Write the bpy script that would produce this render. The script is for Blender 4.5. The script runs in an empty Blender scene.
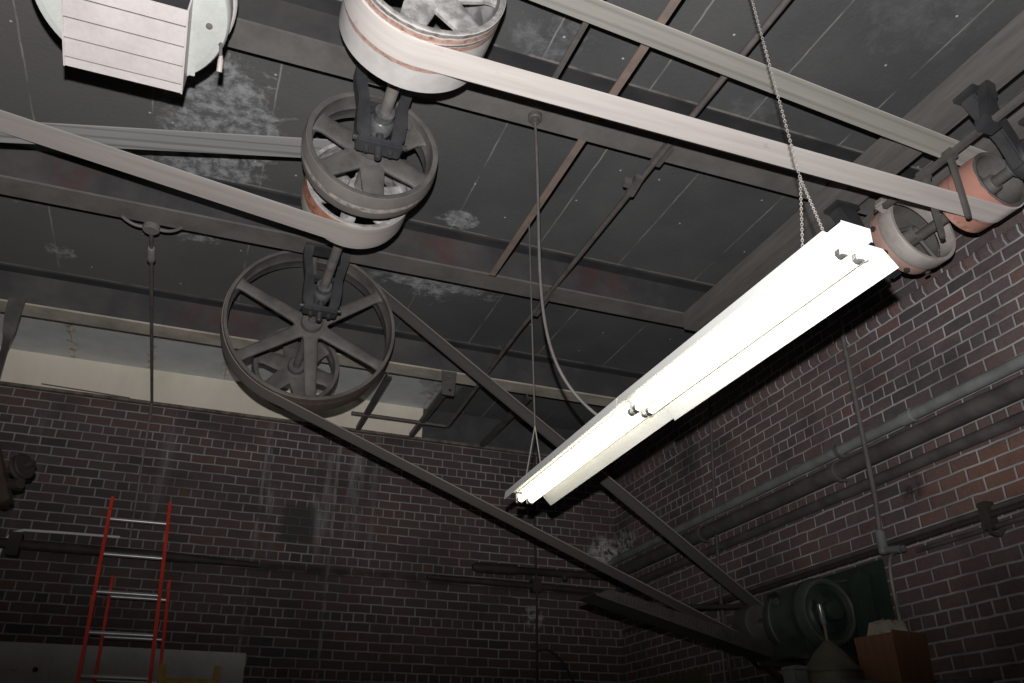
import bpy, bmesh, math, random
from mathutils import Vector, Matrix
random.seed(7)
C = bpy.context.scene.collection
H = 1.6                      # eye level above the floor; shapes below are written relative to eye level
PI = math.pi
RW = 4.007                   # right wall plane
BW = 7.6                     # back wall plane
ZB = 3.05                    # underside of the steel beams
ZC = 3.35                    # ceiling

# ------------------------------------------------------------------ materials
def nt(name):
    m = bpy.data.materials.new(name); m.use_nodes = True
    t = m.node_tree; t.nodes.clear()
    o = t.nodes.new('ShaderNodeOutputMaterial'); b = t.nodes.new('ShaderNodeBsdfPrincipled')
    t.links.new(b.outputs[0], o.inputs[0])
    return m, t, b
def nd(t, k, **kw):
    n = t.nodes.new('ShaderNode' + k)
    for a, v in kw.items():
        if a.startswith('i'): n.inputs[int(a[1:])].default_value = v
        else: setattr(n, a, v)
    return n
def lk(t, a, b): t.links.new(a, b)
def mth(t, op, a, b=None, c=None, clamp=False):
    n = nd(t, 'Math', operation=op, use_clamp=clamp)
    for i, v in enumerate((a, b, c)):
        if v is None: continue
        if isinstance(v, (int, float)): n.inputs[i].default_value = v
        else: lk(t, v, n.inputs[i])
    return n.outputs[0]
def mix(t, f, a, b, mode='MIX'):
    n = nd(t, 'Mix', data_type='RGBA', blend_type=mode)
    for s, v in ((n.inputs[0], f), (n.inputs[6], a), (n.inputs[7], b)):
        if isinstance(v, (int, float)): s.default_value = v
        elif isinstance(v, tuple): s.default_value = v + (1,) if len(v) == 3 else v
        else: lk(t, v, s)
    return n.outputs[2]
def noise(t, vec, scale, detail=4, rough=.6, dist=0):
    n = nd(t, 'TexNoise'); n.inputs['Scale'].default_value = scale; n.inputs['Detail'].default_value = detail
    n.inputs['Roughness'].default_value = rough; n.inputs['Distortion'].default_value = dist
    if vec is not None: lk(t, vec, n.inputs['Vector'])
    return n.outputs['Fac']
def rng(t, v, a, b, c=0, d=1):
    n = nd(t, 'MapRange'); lk(t, v, n.inputs[0])
    for i, x in enumerate((a, b, c, d)): n.inputs[i + 1].default_value = x
    return n.outputs[0]
def wpos(t): return nd(t, 'NewGeometry').outputs['Position']
def opos(t): return nd(t, 'TexCoord').outputs['Object']

def mat(name, col, rough=.7, metal=0, col2=None, scale=9, lo=.4, hi=.65, bump=.0, stretch=None, spec=.5, fine=.12):
    m, t, b = nt(name)
    p = opos(t)
    if stretch:
        mp = nd(t, 'Mapping'); mp.inputs['Scale'].default_value = stretch; lk(t, p, mp.inputs[0]); p = mp.outputs[0]
    n1 = noise(t, p, scale, 5)
    c = mix(t, rng(t, n1, lo, hi), col, col2 or tuple(x * .7 for x in col))
    n2 = noise(t, p, scale * 14, 3)
    c = mix(t, fine, c, mix(t, n2, (0, 0, 0), (1, 1, 1)), 'OVERLAY')
    lk(t, c, b.inputs['Base Color']); b.inputs['Roughness'].default_value = rough; b.inputs['Metallic'].default_value = metal
    b.inputs['Specular IOR Level'].default_value = spec
    if bump:
        bp = nd(t, 'Bump'); bp.inputs['Strength'].default_value = bump; bp.inputs['Distance'].default_value = .01
        lk(t, n2, bp.inputs['Height']); lk(t, bp.outputs[0], b.inputs['Normal'])
    return m

def brick_mat(name, axis, stains):
    """common-bond brickwork: five stretcher courses, then one header course"""
    m, t, b = nt(name)
    P = wpos(t); s = nd(t, 'SeparateXYZ'); lk(t, P, s.inputs[0])
    u = s.outputs[axis]; z = s.outputs[2]
    h = .0788
    wob = nd(t, 'TexNoise'); wob.inputs['Scale'].default_value = 7; lk(t, P, wob.inputs['Vector'])
    wz = mth(t, 'MULTIPLY', mth(t, 'SUBTRACT', wob.outputs['Fac'], .5), .012)
    zz = mth(t, 'ADD', mth(t, 'SUBTRACT', z, 2.697 + H - 120 * h), wz)
    uu = mth(t, 'ADD', mth(t, 'ADD', u, 40.03), wz)
    cv = nd(t, 'CombineXYZ'); lk(t, uu, cv.inputs[0]); lk(t, zz, cv.inputs[1])
    row = mth(t, 'FLOOR', mth(t, 'DIVIDE', zz, h))
    head = mth(t, 'LESS_THAN', mth(t, 'MODULO', row, 6.0), .5)
    def br(w):
        n = nd(t, 'TexBrick'); lk(t, cv.outputs[0], n.inputs['Vector'])
        n.inputs['Color1'].default_value = (0, 0, 0, 1); n.inputs['Color2'].default_value = (1, 1, 1, 1); n.inputs['Mortar'].default_value = (.5, .5, .5, 1)
        n.inputs['Scale'].default_value = 1; n.inputs['Mortar Size'].default_value = .0085; n.inputs['Mortar Smooth'].default_value = .55
        n.inputs['Brick Width'].default_value = w; n.inputs['Row Height'].default_value = h
        return n
    b1, b2 = br(.199), br(.0995)
    rnd = mix(t, head, b1.outputs['Color'], b2.outputs['Color'])
    mor = nd(t, 'Mix', data_type='FLOAT'); lk(t, head, mor.inputs[0]); lk(t, b1.outputs['Fac'], mor.inputs[2]); lk(t, b2.outputs['Fac'], mor.inputs[3])
    mor = mor.outputs[0]
    rp = nd(t, 'ValToRGB'); e = rp.color_ramp.elements
    e[0].position = 0; e[0].color = (.050, .043, .046, 1); e[1].position = 1; e[1].color = (.125, .068, .060, 1)
    for p, c in ((.3, (.085, .062, .060)), (.55, (.097, .071, .068)), (.75, (.070, .055, .056))):
        x = e.new(p); x.color = c + (1,)
    lk(t, rnd, rp.inputs[0])
    big = noise(t, P, .9, 3)
    col = mix(t, rng(t, big, .42, .7), rp.outputs[0], (.125, .078, .068))
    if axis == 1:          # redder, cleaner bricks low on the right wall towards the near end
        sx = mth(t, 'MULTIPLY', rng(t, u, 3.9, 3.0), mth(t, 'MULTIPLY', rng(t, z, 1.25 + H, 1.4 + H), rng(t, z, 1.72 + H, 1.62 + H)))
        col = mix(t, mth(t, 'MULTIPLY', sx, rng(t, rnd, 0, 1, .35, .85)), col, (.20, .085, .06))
    fine = noise(t, P, 60, 4)
    col = mix(t, .5, col, mix(t, fine, (.1, .1, .1), (.9, .9, .9)), 'OVERLAY')
    mc = mix(t, rng(t, noise(t, P, 3, 4), .35, .65), (.20, .193, .19), (.36, .352, .345))
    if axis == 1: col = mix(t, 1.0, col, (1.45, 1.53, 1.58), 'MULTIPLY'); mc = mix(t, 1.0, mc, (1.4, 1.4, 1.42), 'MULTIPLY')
    f = mix(t, mor, col, mc)
    soot = noise(t, P, 1.6, 5)
    f = mix(t, rng(t, soot, .5, .75, 0, .65), f, (.035, .03, .03))
    f = stains(t, f, P, s, mor)
    lk(t, f, b.inputs['Base Color']); b.inputs['Roughness'].default_value = .82
    bp = nd(t, 'Bump'); bp.inputs['Strength'].default_value = .7; bp.inputs['Distance'].default_value = .008
    lk(t, mth(t, 'SUBTRACT', mth(t, 'MULTIPLY', fine, .25), mor), bp.inputs['Height']); lk(t, bp.outputs[0], b.inputs['Normal'])
    return m
def blob(t, a, b_, ca, cb, ra, rb):
    d = mth(t, 'ADD', mth(t, 'POWER', mth(t, 'ABSOLUTE', mth(t, 'DIVIDE', mth(t, 'SUBTRACT', a, ca), ra)), 2), mth(t, 'POWER', mth(t, 'ABSOLUTE', mth(t, 'DIVIDE', mth(t, 'SUBTRACT', b_, cb), rb)), 2))
    return rng(t, d, 1.0, .0)
def back_stains(t, f, P, s, mor):
    x, z = s.outputs[0], s.outputs[2]
    mp = nd(t, 'Mapping'); mp.inputs['Scale'].default_value = (14, 14, 2.6); lk(t, P, mp.inputs[0])
    st = noise(t, mp.outputs[0], 1.0, 5)
    vert = mth(t, 'MULTIPLY', rng(t, z, 1.75 + H, 2.0 + H), rng(t, st, .45, .7))
    for x0, w, k in ((.58, .12, .8), (1.03, .13, .8), (1.33, .10, .8), (1.50, .06, .45), (-.33, .07, .4), (-1.35, .1, .25)):
        g = mth(t, 'MULTIPLY', rng(t, mth(t, 'ABSOLUTE', mth(t, 'SUBTRACT', x, x0)), w, 0), k)
        f = mix(t, mth(t, 'MULTIPLY', vert, g), f, (.33, .32, .33))
    # smeared dark cement patch
    g = mth(t, 'MULTIPLY', rng(t, mth(t, 'ABSOLUTE', mth(t, 'SUBTRACT', x, .86)), .17, .12), rng(t, mth(t, 'ABSOLUTE', mth(t, 'SUBTRACT', z, 2.09 + H)), .2, .14))
    f = mix(t, mth(t, 'MULTIPLY', g, .8), f, (.045, .042, .045))
    # sooty course along the line of the pipes
    g = mth(t, 'MULTIPLY', rng(t, mth(t, 'ABSOLUTE', mth(t, 'SUBTRACT', z, 1.69 + H)), .05, .02), rng(t, noise(t, P, 4, 4), .3, .55))
    g = mth(t, 'MULTIPLY', g, rng(t, x, .3, .6))
    f = mix(t, mth(t, 'MULTIPLY', g, .9), f, (.03, .024, .02))
    # pale straight joints where an opening was bricked up
    for x0 in (.50, 1.15):
        g = rng(t, mth(t, 'ABSOLUTE', mth(t, 'SUBTRACT', x, x0)), .016, .008)
        f = mix(t, mth(t, 'MULTIPLY', mth(t, 'MULTIPLY', g, rng(t, noise(t, P, 5, 4), .42, .6)), .6), f, (.30, .285, .28))
    # whitewash splash in the corner, small cement daub
    n = noise(t, P, 18, 5)
    for cx, cz, rx, rz in ((3.88, 2.08 + H, .22, .2), (3.1, 1.42 + H, .12, .12)):
        g = mth(t, 'MULTIPLY', blob(t, x, z, cx, cz, rx, rz), rng(t, n, .42, .6))
        f = mix(t, mth(t, 'MULTIPLY', g, 1.3, clamp=True), f, (.5, .5, .5))
    return f
def right_stains(t, f, P, s, mor):
    y, z = s.outputs[1], s.outputs[2]
    n = noise(t, P, 18, 5)
    g = mth(t, 'MULTIPLY', blob(t, y, z, 7.45, 2.12 + H, .35, .2), rng(t, n, .45, .6))
    f = mix(t, mth(t, 'MULTIPLY', g, 1.3, clamp=True), f, (.5, .5, .5))
    g = mth(t, 'MULTIPLY', blob(t, y, z, 3.75, 1.60 + H, .12, .11), rng(t, n, .3, .6))
    f = mix(t, g, f, (.03, .03, .03))
    return f

def ceiling_mat():
    m, t, b = nt('sooty_ceiling_panels')
    P = wpos(t); s = nd(t, 'SeparateXYZ'); lk(t, P, s.inputs[0]); x, y = s.outputs[0], s.outputs[1]
    big = noise(t, P, 1.3, 5)
    col = mix(t, rng(t, big, .35, .7), (.085, .085, .088), (.125, .124, .125))
    col = mix(t, rng(t, noise(t, P, 55, 3), .55, .75, 0, .35), col, (.15, .145, .14))
    # flash brightening painted into the left half, as a lighter, browner grey
    col = mix(t, rng(t, x, 1.2, -1.0, 0, .6), col, (.165, .155, .15))
    # unpainted concrete left over the last bay
    bare = mth(t, 'MULTIPLY', rng(t, y, 6.2, 6.21), rng(t, x, 1.98, 1.95))
    bc = mix(t, rng(t, noise(t, P, 5, 5), .35, .7), (.54, .57, .575), (.68, .69, .68))
    col = mix(t, bare, col, bc)
    # panel joints
    sp = .629
    wn = mth(t, 'MULTIPLY', mth(t, 'SUBTRACT', noise(t, P, 9, 3), .5), .012)
    fx = mth(t, 'FRACT', mth(t, 'DIVIDE', mth(t, 'ADD', mth(t, 'ADD', x, wn), 1.232 + 10 * sp + sp / 2), sp))
    dx = mth(t, 'MULTIPLY', mth(t, 'ABSOLUTE', mth(t, 'SUBTRACT', fx, .5)), sp)
    j = mth(t, 'MULTIPLY', rng(t, dx, .0065, .002), rng(t, noise(t, P, 3.2, 3), .38, .6))
    jb = mth(t, 'MULTIPLY', mth(t, 'MULTIPLY', rng(t, dx, .05, .012), bare), rng(t, noise(t, P, 9, 5), .4, .55))
    col = mix(t, mth(t, 'MULTIPLY', jb, .8), col, mix(t, rng(t, noise(t, P, 15, 3), .45, .55), (.75, .70, .62), (.33, .22, .13)))
    col = mix(t, j, col, (.31, .30, .29))
    # line of bare cement where the panels meet the beams
    for yb in (1.36, 2.94, 4.545, 6.085):
        j = mth(t, 'MULTIPLY', rng(t, mth(t, 'ABSOLUTE', mth(t, 'SUBTRACT', y, yb - .008)), .010, .005), rng(t, noise(t, P, 4, 3), .35, .5))
        col = mix(t, mth(t, 'MULTIPLY', j, .75), col, (.30, .27, .25))
    # chalky leaks: crusts and veils
    crust = noise(t, P, 5.5, 9, .68, .5)
    for cx, cy, rx, ry, k in ((-.25, 3.95, .38, .55, .9), (-.30, 4.42, .33, .28, .9), (-1.4, 5.0, .3, .22, .7), (-.45, 5.05, .42, .28, .95), (1.32, 5.25, .34, .3, .95),
                              (1.62, 5.15, .3, .25, .5), (1.02, 5.15, .2, .25, .5), (1.3, 4.42, .16, .1, .9), (-1.2, 5.75, .12, .1, .6), (1.26, 2.8, .2, .2, .3), (2.55, 3.1, .2, .4, .15), (2.95, 2.0, .3, .3, .1), (1.95, 6.9, .25, .4, .5)):
        g = mth(t, 'MULTIPLY', rng(t, mth(t, 'ADD', crust, mth(t, 'MULTIPLY', mth(t, 'SUBTRACT', blob(t, x, y, cx, cy, rx * 1.5, ry * 1.5), .75), .42)), .46, .56), k)
        col = mix(t, g, col, mix(t, rng(t, noise(t, P, 16, 6, .7), .40, .62), (.15, .15, .155), (.44, .445, .46)))
    # small flecks of plaster
    v = nd(t, 'TexVoronoi', voronoi_dimensions='2D'); v.inputs['Scale'].default_value = 1.9; lk(t, P, v.inputs['Vector'])
    g = rng(t, v.outputs['Distance'], .015, .009)
    col = mix(t, g, col, (.6, .58, .56))
    lk(t, col, b.inputs['Base Color']); b.inputs['Roughness'].default_value = .75
    bp = nd(t, 'Bump'); bp.inputs['Strength'].default_value = .25; bp.inputs['Distance'].default_value = .01
    lk(t, noise(t, P, 40, 4), bp.inputs['Height']); lk(t, bp.outputs[0], b.inputs['Normal'])
    return m

def rim_mat(name, base, stripes, y0):
    """pulley face with bands of rust-red paint running round it"""
    m, t, b = nt(name)
    P = opos(t); s = nd(t, 'SeparateXYZ'); lk(t, P, s.inputs[0])
    c = mix(t, rng(t, noise(t, P, 9, 5), .4, .7), base, tuple(v * .8 for v in base))
    w = mth(t, 'ADD', s.outputs[1], mth(t, 'MULTIPLY', mth(t, 'SUBTRACT', noise(t, P, 14, 4), .5), .02))
    for a, hw, colr in stripes:
        g = rng(t, mth(t, 'ABSOLUTE', mth(t, 'SUBTRACT', w, a)), hw, hw * .7)
        c = mix(t, g, c, mix(t, rng(t, noise(t, P, 30, 5), .45, .65), colr, tuple(v * .45 for v in colr)))
    lk(t, c, b.inputs['Base Color']); b.inputs['Roughness'].default_value = .42
    return m
def belt_mat(name, col, y0, y1, lines, rough=.6):
    m, t, b = nt(name)
    P = opos(t); s = nd(t, 'SeparateXYZ'); lk(t, P, s.inputs[0])
    mp = nd(t, 'Mapping'); mp.inputs['Scale'].default_value = (1.2, 26, 1.2); lk(t, P, mp.inputs[0])
    c = mix(t, rng(t, noise(t, mp.outputs[0], 1.0, 4), .4, .7), col, tuple(v * .82 for v in col))
    c = mix(t, rng(t, noise(t, P, 9, 5), .66, .74, 0, .5), c, (.30, .19, .14))
    for a, w, k in lines:
        g = rng(t, mth(t, 'ABSOLUTE', mth(t, 'SUBTRACT', s.outputs[1], a)), w, w * .4)
        c = mix(t, mth(t, 'MULTIPLY', g, k), c, (.07, .06, .055))
    lk(t, c, b.inputs['Base Color']); b.inputs['Roughness'].default_value = rough
    return m
def emit(name, col, st):
    m, t, b = nt(name)
    b.inputs['Base Color'].default_value = (.9, .9, .88, 1)
    b.inputs['Emission Color'].default_value = col + (1,); b.inputs['Emission Strength'].default_value = st
    n = noise(t, opos(t), 2.0, 2)
    lk(t, rng(t, n, 0, 1, st * .95, st * 1.05), b.inputs['Emission Strength'])
    return m

MT = dict(
    steel=mat('sooty_beam_steel', (.068, .064, .064), .6, 0, (.105, .097, .093), 3),
    darksteel=mat('blackened_flange_steel', (.036, .036, .040), .55, 0, (.055, .053, .054), 4),
    flange=mat('dusty_flange_steel', (.175, .162, .154), .65, 0, (.115, .106, .10), 4, .4, .7),
    cream=mat('tan_flange_paint', (.56, .50, .42), .6, 0, (.30, .27, .23), 3.2, .4, .7),
    rust=mat('rusty_angle_iron', (.29, .20, .155), .7, 0, (.19, .155, .14), 6, .35, .6, stretch=(1, 1, 1)),
    rod=mat('dull_grey_rod', (.14, .125, .118), .6, 0, (.09, .08, .077), 8),
    iron=mat('dusty_cast_iron', (.145, .133, .125), .65, 0, (.085, .078, .074), 7, .35, .65, .15),
    paleiron=mat('pale_dusty_cast_iron', (.42, .405, .40), .6, 0, (.22, .21, .208), 13, .42, .58, .3),
    midiron=mat('grey_dusty_cast_iron', (.135, .124, .117), .62, 0, (.075, .069, .066), 8, .35, .65, .15),
    black=mat('blackened_hanger_iron', (.05, .05, .054), .5, 0, (.032, .032, .036), 8, .4, .65, .1),
    chrome=mat('bare_greased_steel', (.26, .26, .27), .22, .5, (.12, .12, .125), 12),
    shaft=mat('dusty_steel_shaft', (.27, .25, .235), .5, .2, (.17, .155, .145), 8),
    timber=mat('dusty_dark_timber', (.17, .156, .148), .75, 0, (.115, .105, .10), 4, .35, .7, .1, (6, .7, 6)),
    white=mat('white_enamel', (.80, .80, .78), .35, 0, (.74, .74, .72), 5),
    heater=mat('dusty_cream_enamel', (.53, .49, .485), .45, 0, (.43, .395, .39), 4, .4, .7),
    heater2=mat('pale_green_enamel', (.50, .52, .49), .35, 0, (.40, .40, .395), 5, .45, .75),
    slot=mat('dark_slot', (.02, .017, .022), .9),
    chain=mat('galvanised_chain', (.42, .39, .37), .45, .4),
    cord=mat('grey_cord', (.13, .12, .115), .6),
    galv=mat('grey_painted_pipe', (.235, .245, .24), .45, 0, (.17, .175, .17), 6),
    darkpipe=mat('dark_sooty_pipe', (.115, .105, .10), .55, 0, (.07, .065, .063), 6),
    blackpipe=mat('black_old_pipe', (.035, .03, .028), .7, 0, (.06, .045, .038), 7),
    red=mat('red_fibreglass', (.90, .085, .055), .4, 0, (.74, .055, .036), 6),
    alu=mat('aluminium_rung', (.62, .62, .63), .35, .6, (.5, .5, .5), 9),
    plaster=mat('scuffed_white_board', (.62, .61, .58), .8, 0, (.46, .45, .43), 3.0, .4, .7),
    panel=mat('grey_beige_panel', (.58, .555, .50), .6, 0, (.5, .475, .43), 6),
    yellow=mat('worn_yellow_paint', (.50, .31, .035), .5, 0, (.3, .2, .04), 9),
    green=mat('dark_green_enamel', (.032, .052, .042), .5, 0, (.022, .034, .028), 6),
    greydust=mat('dusty_green_grey_enamel', (.075, .088, .075), .55, 0, (.045, .058, .048), 7),
    wood=mat('brown_cardboard', (.145, .068, .036), .75, 0, (.10, .05, .028), 4, stretch=(8, 8, 1)),
    brownwood=mat('dark_brown_timber', (.07, .045, .03), .7, 0, (.05, .03, .02), 5),
    olive=mat('olive_board', (.16, .14, .07), .7),
    tin=mat('dull_oily_tin', (.085, .08, .06), .5, .2, (.055, .052, .038), 8),
    grey=mat('light_grey_plastic', (.13, .14, .135), .5),
    guard=mat('dusty_guard_sheet', (.075, .066, .058), .7, 0, (.05, .044, .039), 6),
    floor=mat('oily_concrete', (.12, .115, .11), .8, 0, (.08, .077, .074), 2),
    fascia=mat('cream_fascia', (.84, .76, .655), .7, 0, (.70, .65, .54), 2.5, .4, .75, 0, (1, 1, .35)),
    fascia2=mat('black_painted_fascia', (.055, .055, .06), .6, 0, (.08, .08, .085), 5),
    drumpink=mat('worn_red_lead_paint', (.42, .26, .22), .5, 0, (.30, .20, .17), 9, .4, .65),
    palering=mat('pale_worn_iron_ring', (.46, .42, .40), .5, 0, (.33, .29, .275), 8),
    tube=emit('lit_fluorescent_tube', (1, .93, .68), 2.4),
)
def web_mat():
    m = mat('sooty_web_steel', (.056, .054, .057), .6, 0, (.098, .091, .088), 2.2)
    t = m.node_tree; b = next(n for n in t.nodes if n.type == 'BSDF_PRINCIPLED'); src = b.inputs['Base Color'].links[0].from_socket
    s = nd(t, 'SeparateXYZ'); P = wpos(t); lk(t, P, s.inputs[0]); c = src
    for y, x, w in ((4.6, 2.45, .22), (6.17, -.05, .4), (4.6, 1.2, .25), (3.0, 1.75, .2), (4.6, -1.0, .15)):     # old red paint showing through
        g = mth(t, 'MULTIPLY', blob(t, s.outputs[0], s.outputs[1], x, y, w, .3), rng(t, noise(t, P, 7, 4), .38, .6))
        c = mix(t, mth(t, 'MULTIPLY', g, .5), c, (.11, .035, .03))
    lk(t, c, b.inputs['Base Color']); return m
def bag_mat():
    m, t, b = nt('clear_crumpled_plastic')
    b.inputs['Base Color'].default_value = (.5, .47, .38, 1); b.inputs['Roughness'].default_value = .18
    b.inputs['Transmission Weight'].default_value = .45
    bp = nd(t, 'Bump'); bp.inputs['Strength'].default_value = .8; bp.inputs['Distance'].default_value = .02
    lk(t, noise(t, opos(t), 22, 4), bp.inputs['Height']); lk(t, bp.outputs[0], b.inputs['Normal'])
    return m
MT['bag'] = bag_mat(); MT['web'] = web_mat()
MT['brick_back'] = brick_mat('back_wall_bricks', 0, back_stains)
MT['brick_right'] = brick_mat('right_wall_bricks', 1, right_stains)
MT['ceiling'] = ceiling_mat()

# ------------------------------------------------------------------ geometry helpers
class MB:
    """collects shapes (coordinates relative to eye level) and links them as ONE mesh object"""
    def __init__(s): s.bm = bmesh.new(); s.sm = []
    def _faces(s, vs, faces, smooth=False):
        v = [s.bm.verts.new(p) for p in vs]
        for f in faces:
            try: fc = s.bm.faces.new([v[i] for i in f]); fc.smooth = smooth
            except ValueError: pass
        return s
    def box(s, c, d, m3=None):
        c = Vector(c); vs = []
        for x in (-.5, .5):
            for y in (-.5, .5):
                for z in (-.5, .5):
                    p = Vector((x * d[0], y * d[1], z * d[2])); vs.append(c + (m3 @ p if m3 else p))
        return s._faces(vs, [(0, 1, 3, 2), (4, 6, 7, 5), (0, 4, 5, 1), (2, 3, 7, 6), (0, 2, 6, 4), (1, 5, 7, 3)])
    def span(s, a, b):
        return s.box([(a[i] + b[i]) / 2 for i in range(3)], [abs(a[i] - b[i]) for i in range(3)])
    def bar(s, p, q, w, h, up=(0, 0, 1)):
        p, q = Vector(p), Vector(q); d = (q - p); L = d.length; d.normalize()
        u = Vector(up).cross(d)
        if u.length < 1e-4: u = Vector((1, 0, 0)).cross(d)
        u.normalize(); v = d.cross(u)
        return s.box((p + q) / 2, (w, h, L), Matrix((u, v, d)).transposed())
    def loft(s, rings, cap=True, smooth=True, closed=False):
        n = len(rings[0]); vs = [p for r in rings for p in r]; fs = []
        m = len(rings)
        for i in range(m if closed else m - 1):
            for k in range(n):
                a, b = i * n + k, i * n + (k + 1) % n; j = ((i + 1) % m) * n
                fs.append((a, b, j + (k + 1) % n, j + k))
        s._faces(vs, fs, smooth)
        if cap and not closed:
            s._faces(rings[0], [tuple(range(n))]); s._faces(rings[-1], [tuple(range(n))])
        return s
    def tube(s, pts, r, seg=10, smooth=True):
        pts = [Vector(p) for p in pts]; rings = []; pu = None
        rs = r if isinstance(r, (list, tuple)) else [r] * len(pts)
        for i, p in enumerate(pts):
            d = (pts[min(i + 1, len(pts) - 1)] - pts[max(i - 1, 0)]).normalized()
            if pu is None:
                u = Vector((0, 0, 1)).cross(d)
                if u.length < .1: u = Vector((0, 1, 0)).cross(d)
            else: u = pu - d * pu.dot(d)
            u.normalize(); pu = u; v = d.cross(u)
            rings.append([p + (u * math.cos(2 * PI * k / seg) + v * math.sin(2 * PI * k / seg)) * rs[i] for k in range(seg)])
        return s.loft(rings, True, smooth)
    def lathe(s, prof, o, axis='Y', seg=48, closed=False, cap=True):
        """prof: (radius, distance along the axis) pairs"""
        o = Vector(o); rings = []
        A = {'X': Vector((1, 0, 0)), 'Y': Vector((0, 1, 0)), 'Z': Vector((0, 0, 1))}[axis] if isinstance(axis, str) else Vector(axis).normalized()
        u = A.orthogonal().normalized(); v = A.cross(u)
        for r, a in prof:
            rings.append([o + A * a + (u * math.cos(2 * PI * k / seg) + v * math.sin(2 * PI * k / seg)) * r for k in range(seg)])
        return s.loft(rings, cap and not closed, True, closed)
    def prism(s, poly, ext):
        e = Vector(ext); a = [Vector(p) for p in poly]; b = [p + e for p in a]; n = len(a)
        return s._faces(a + b, [tuple(range(n)), tuple(range(n, 2 * n))] + [(i, (i + 1) % n, n + (i + 1) % n, n + i) for i in range(n)])
    def ball(s, c, r, sx=1, sy=1, sz=1, seg=14):
        rings = []
        for i in range(1, 9):
            a = PI * i / 9 - PI / 2
            rings.append([Vector(c) + Vector((math.cos(a) * math.cos(2 * PI * k / seg) * r * sx, math.cos(a) * math.sin(2 * PI * k / seg) * r * sy, math.sin(a) * r * sz)) for k in range(seg)])
        return s.loft(rings)
    def build(s, name, m, parent=None, bevel=0, loc=None):
        bm = s.bm
        bmesh.ops.recalc_face_normals(bm, faces=bm.faces)
        if bevel:
            ed = [e for e in bm.edges if len(e.link_faces) == 2 and e.calc_face_angle(0) > .6]
            if ed: bmesh.ops.bevel(bm, geom=ed, offset=bevel, segments=2, affect='EDGES', clamp_overlap=True)
        if parent is not None: base = ROOT[parent.name]
        elif loc is not None: base = Vector(loc)
        else:
            xs = [v.co for v in bm.verts]
            base = Vector(((min(p.x for p in xs) + max(p.x for p in xs)) / 2, (min(p.y for p in xs) + max(p.y for p in xs)) / 2, min(p.z for p in xs)))
        for v in bm.verts: v.co -= base
        me = bpy.data.meshes.new(name); bm.to_mesh(me); bm.free()
        me.set_sharp_from_angle(angle=.7)
        me.materials.append(m if not isinstance(m, str) else MT[m])
        o = bpy.data.objects.new(name, me); C.objects.link(o)
        if parent is None: o.location = base + Vector((0, 0, H))
        else: o.parent = parent
        ROOT[o.name] = base
        return o
ROOT = {}
def tag(o, label=None, cat=None, group=None, kind=None):
    if label: o['label'] = label
    if cat: o['category'] = cat
    if group: o['group'] = group
    if kind: o['kind'] = kind
    return o
def thing(name, label, cat, loc, group=None):
    o = bpy.data.objects.new(name, None); C.objects.link(o); o.empty_display_size = .1
    o.location = Vector(loc) + Vector((0, 0, H)); ROOT[o.name] = Vector(loc)
    return tag(o, label, cat, group)
def struct(mb, name, m): return tag(mb.build(name, m), kind='structure')
def copy_tree(o, loc, label):
    r = o.copy(); C.objects.link(r); r.location = Vector(loc) + Vector((0, 0, H)); r['label'] = label
    for ch in list(o.children):
        c = ch.copy(); C.objects.link(c); c.parent = r
        for g in list(ch.children):
            d = g.copy(); C.objects.link(d); d.parent = c
    return r

# ------------------------------------------------------------------ the room
LX = -4.2
struct(MB().span((LX, -1.5, -H - .1), (RW, BW, -H)), 'floor', 'floor')
struct(MB().span((LX, -1.5, ZC), (RW + .3, BW + .3, ZC + .12)), 'ceiling', 'ceiling')
struct(MB().span((LX, BW, -H), (RW + .3, BW + .3, ZC)), 'wall_back', 'brick_back')
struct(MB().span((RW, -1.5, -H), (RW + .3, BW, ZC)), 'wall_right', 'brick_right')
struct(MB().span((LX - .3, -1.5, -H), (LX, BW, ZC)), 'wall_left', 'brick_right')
# fascia closing the gap between the brickwork and the ceiling
struct(MB().span((LX, BW - .03, 3.04), (1.93, BW, ZC)), 'trim_1', 'fascia')
struct(MB().span((1.93, BW - .03, 3.04), (RW, BW, ZC)), 'trim_2', 'fascia2')
struct(MB().span((LX, BW - .045, 3.015), (RW, BW - .001, 3.04)), 'trim_3', mat('crumbling_brown_mortar', (.2, .16, .13), .8, 0, (.08, .06, .055), 12))
# header course standing proud of the right wall, undercut below
mb = MB()
y = -1.49
while y < BW - .06:
    w = .0995 - .008
    mb.prism([(RW - .001, y, 2.700), (RW - .001, y, 2.772), (RW - .02, y, 2.770), (RW - .022, y, 2.728)], (0, w, 0))
    y += .0995
struct(mb, 'trim_4', 'brick_right')

# ------------------------------------------------------------------ steel beams under the ceiling
def beam(yc, label, fl):
    b = thing('steel_beam', label, 'steel beam', ((LX + RW) / 2, yc, ZB), 'parallel steel ceiling beams')
    MB().span((LX, yc - .006, ZB + .014), (RW, yc + .006, ZC - .014)).build('web', 'web', b)
    MB().span((LX, yc - .09, ZC - .014), (RW, yc + .09, ZC)).build('top_flange', 'darksteel', b)
    f = MB().span((LX, yc - .09, ZB), (RW, yc + .09, ZB + .014)).build('bottom_flange', fl, b, .002)
    if fl == 'cream': f['label'] = 'tan painted bottom flange'
    return b
beam(1.45, 'steel ceiling beam nearest the viewer, passing above the top belt', 'flange')
beam(3.03, 'sooty steel ceiling beam behind the topmost pulley, carrying the upper black shaft hanger', 'flange')
beam(4.64, 'sooty steel ceiling beam carrying the lower black shaft hanger, above the biggest pulley', 'flange')
beam(6.175, 'steel ceiling beam nearest the back wall, with a tan painted bottom edge', 'cream')

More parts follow.
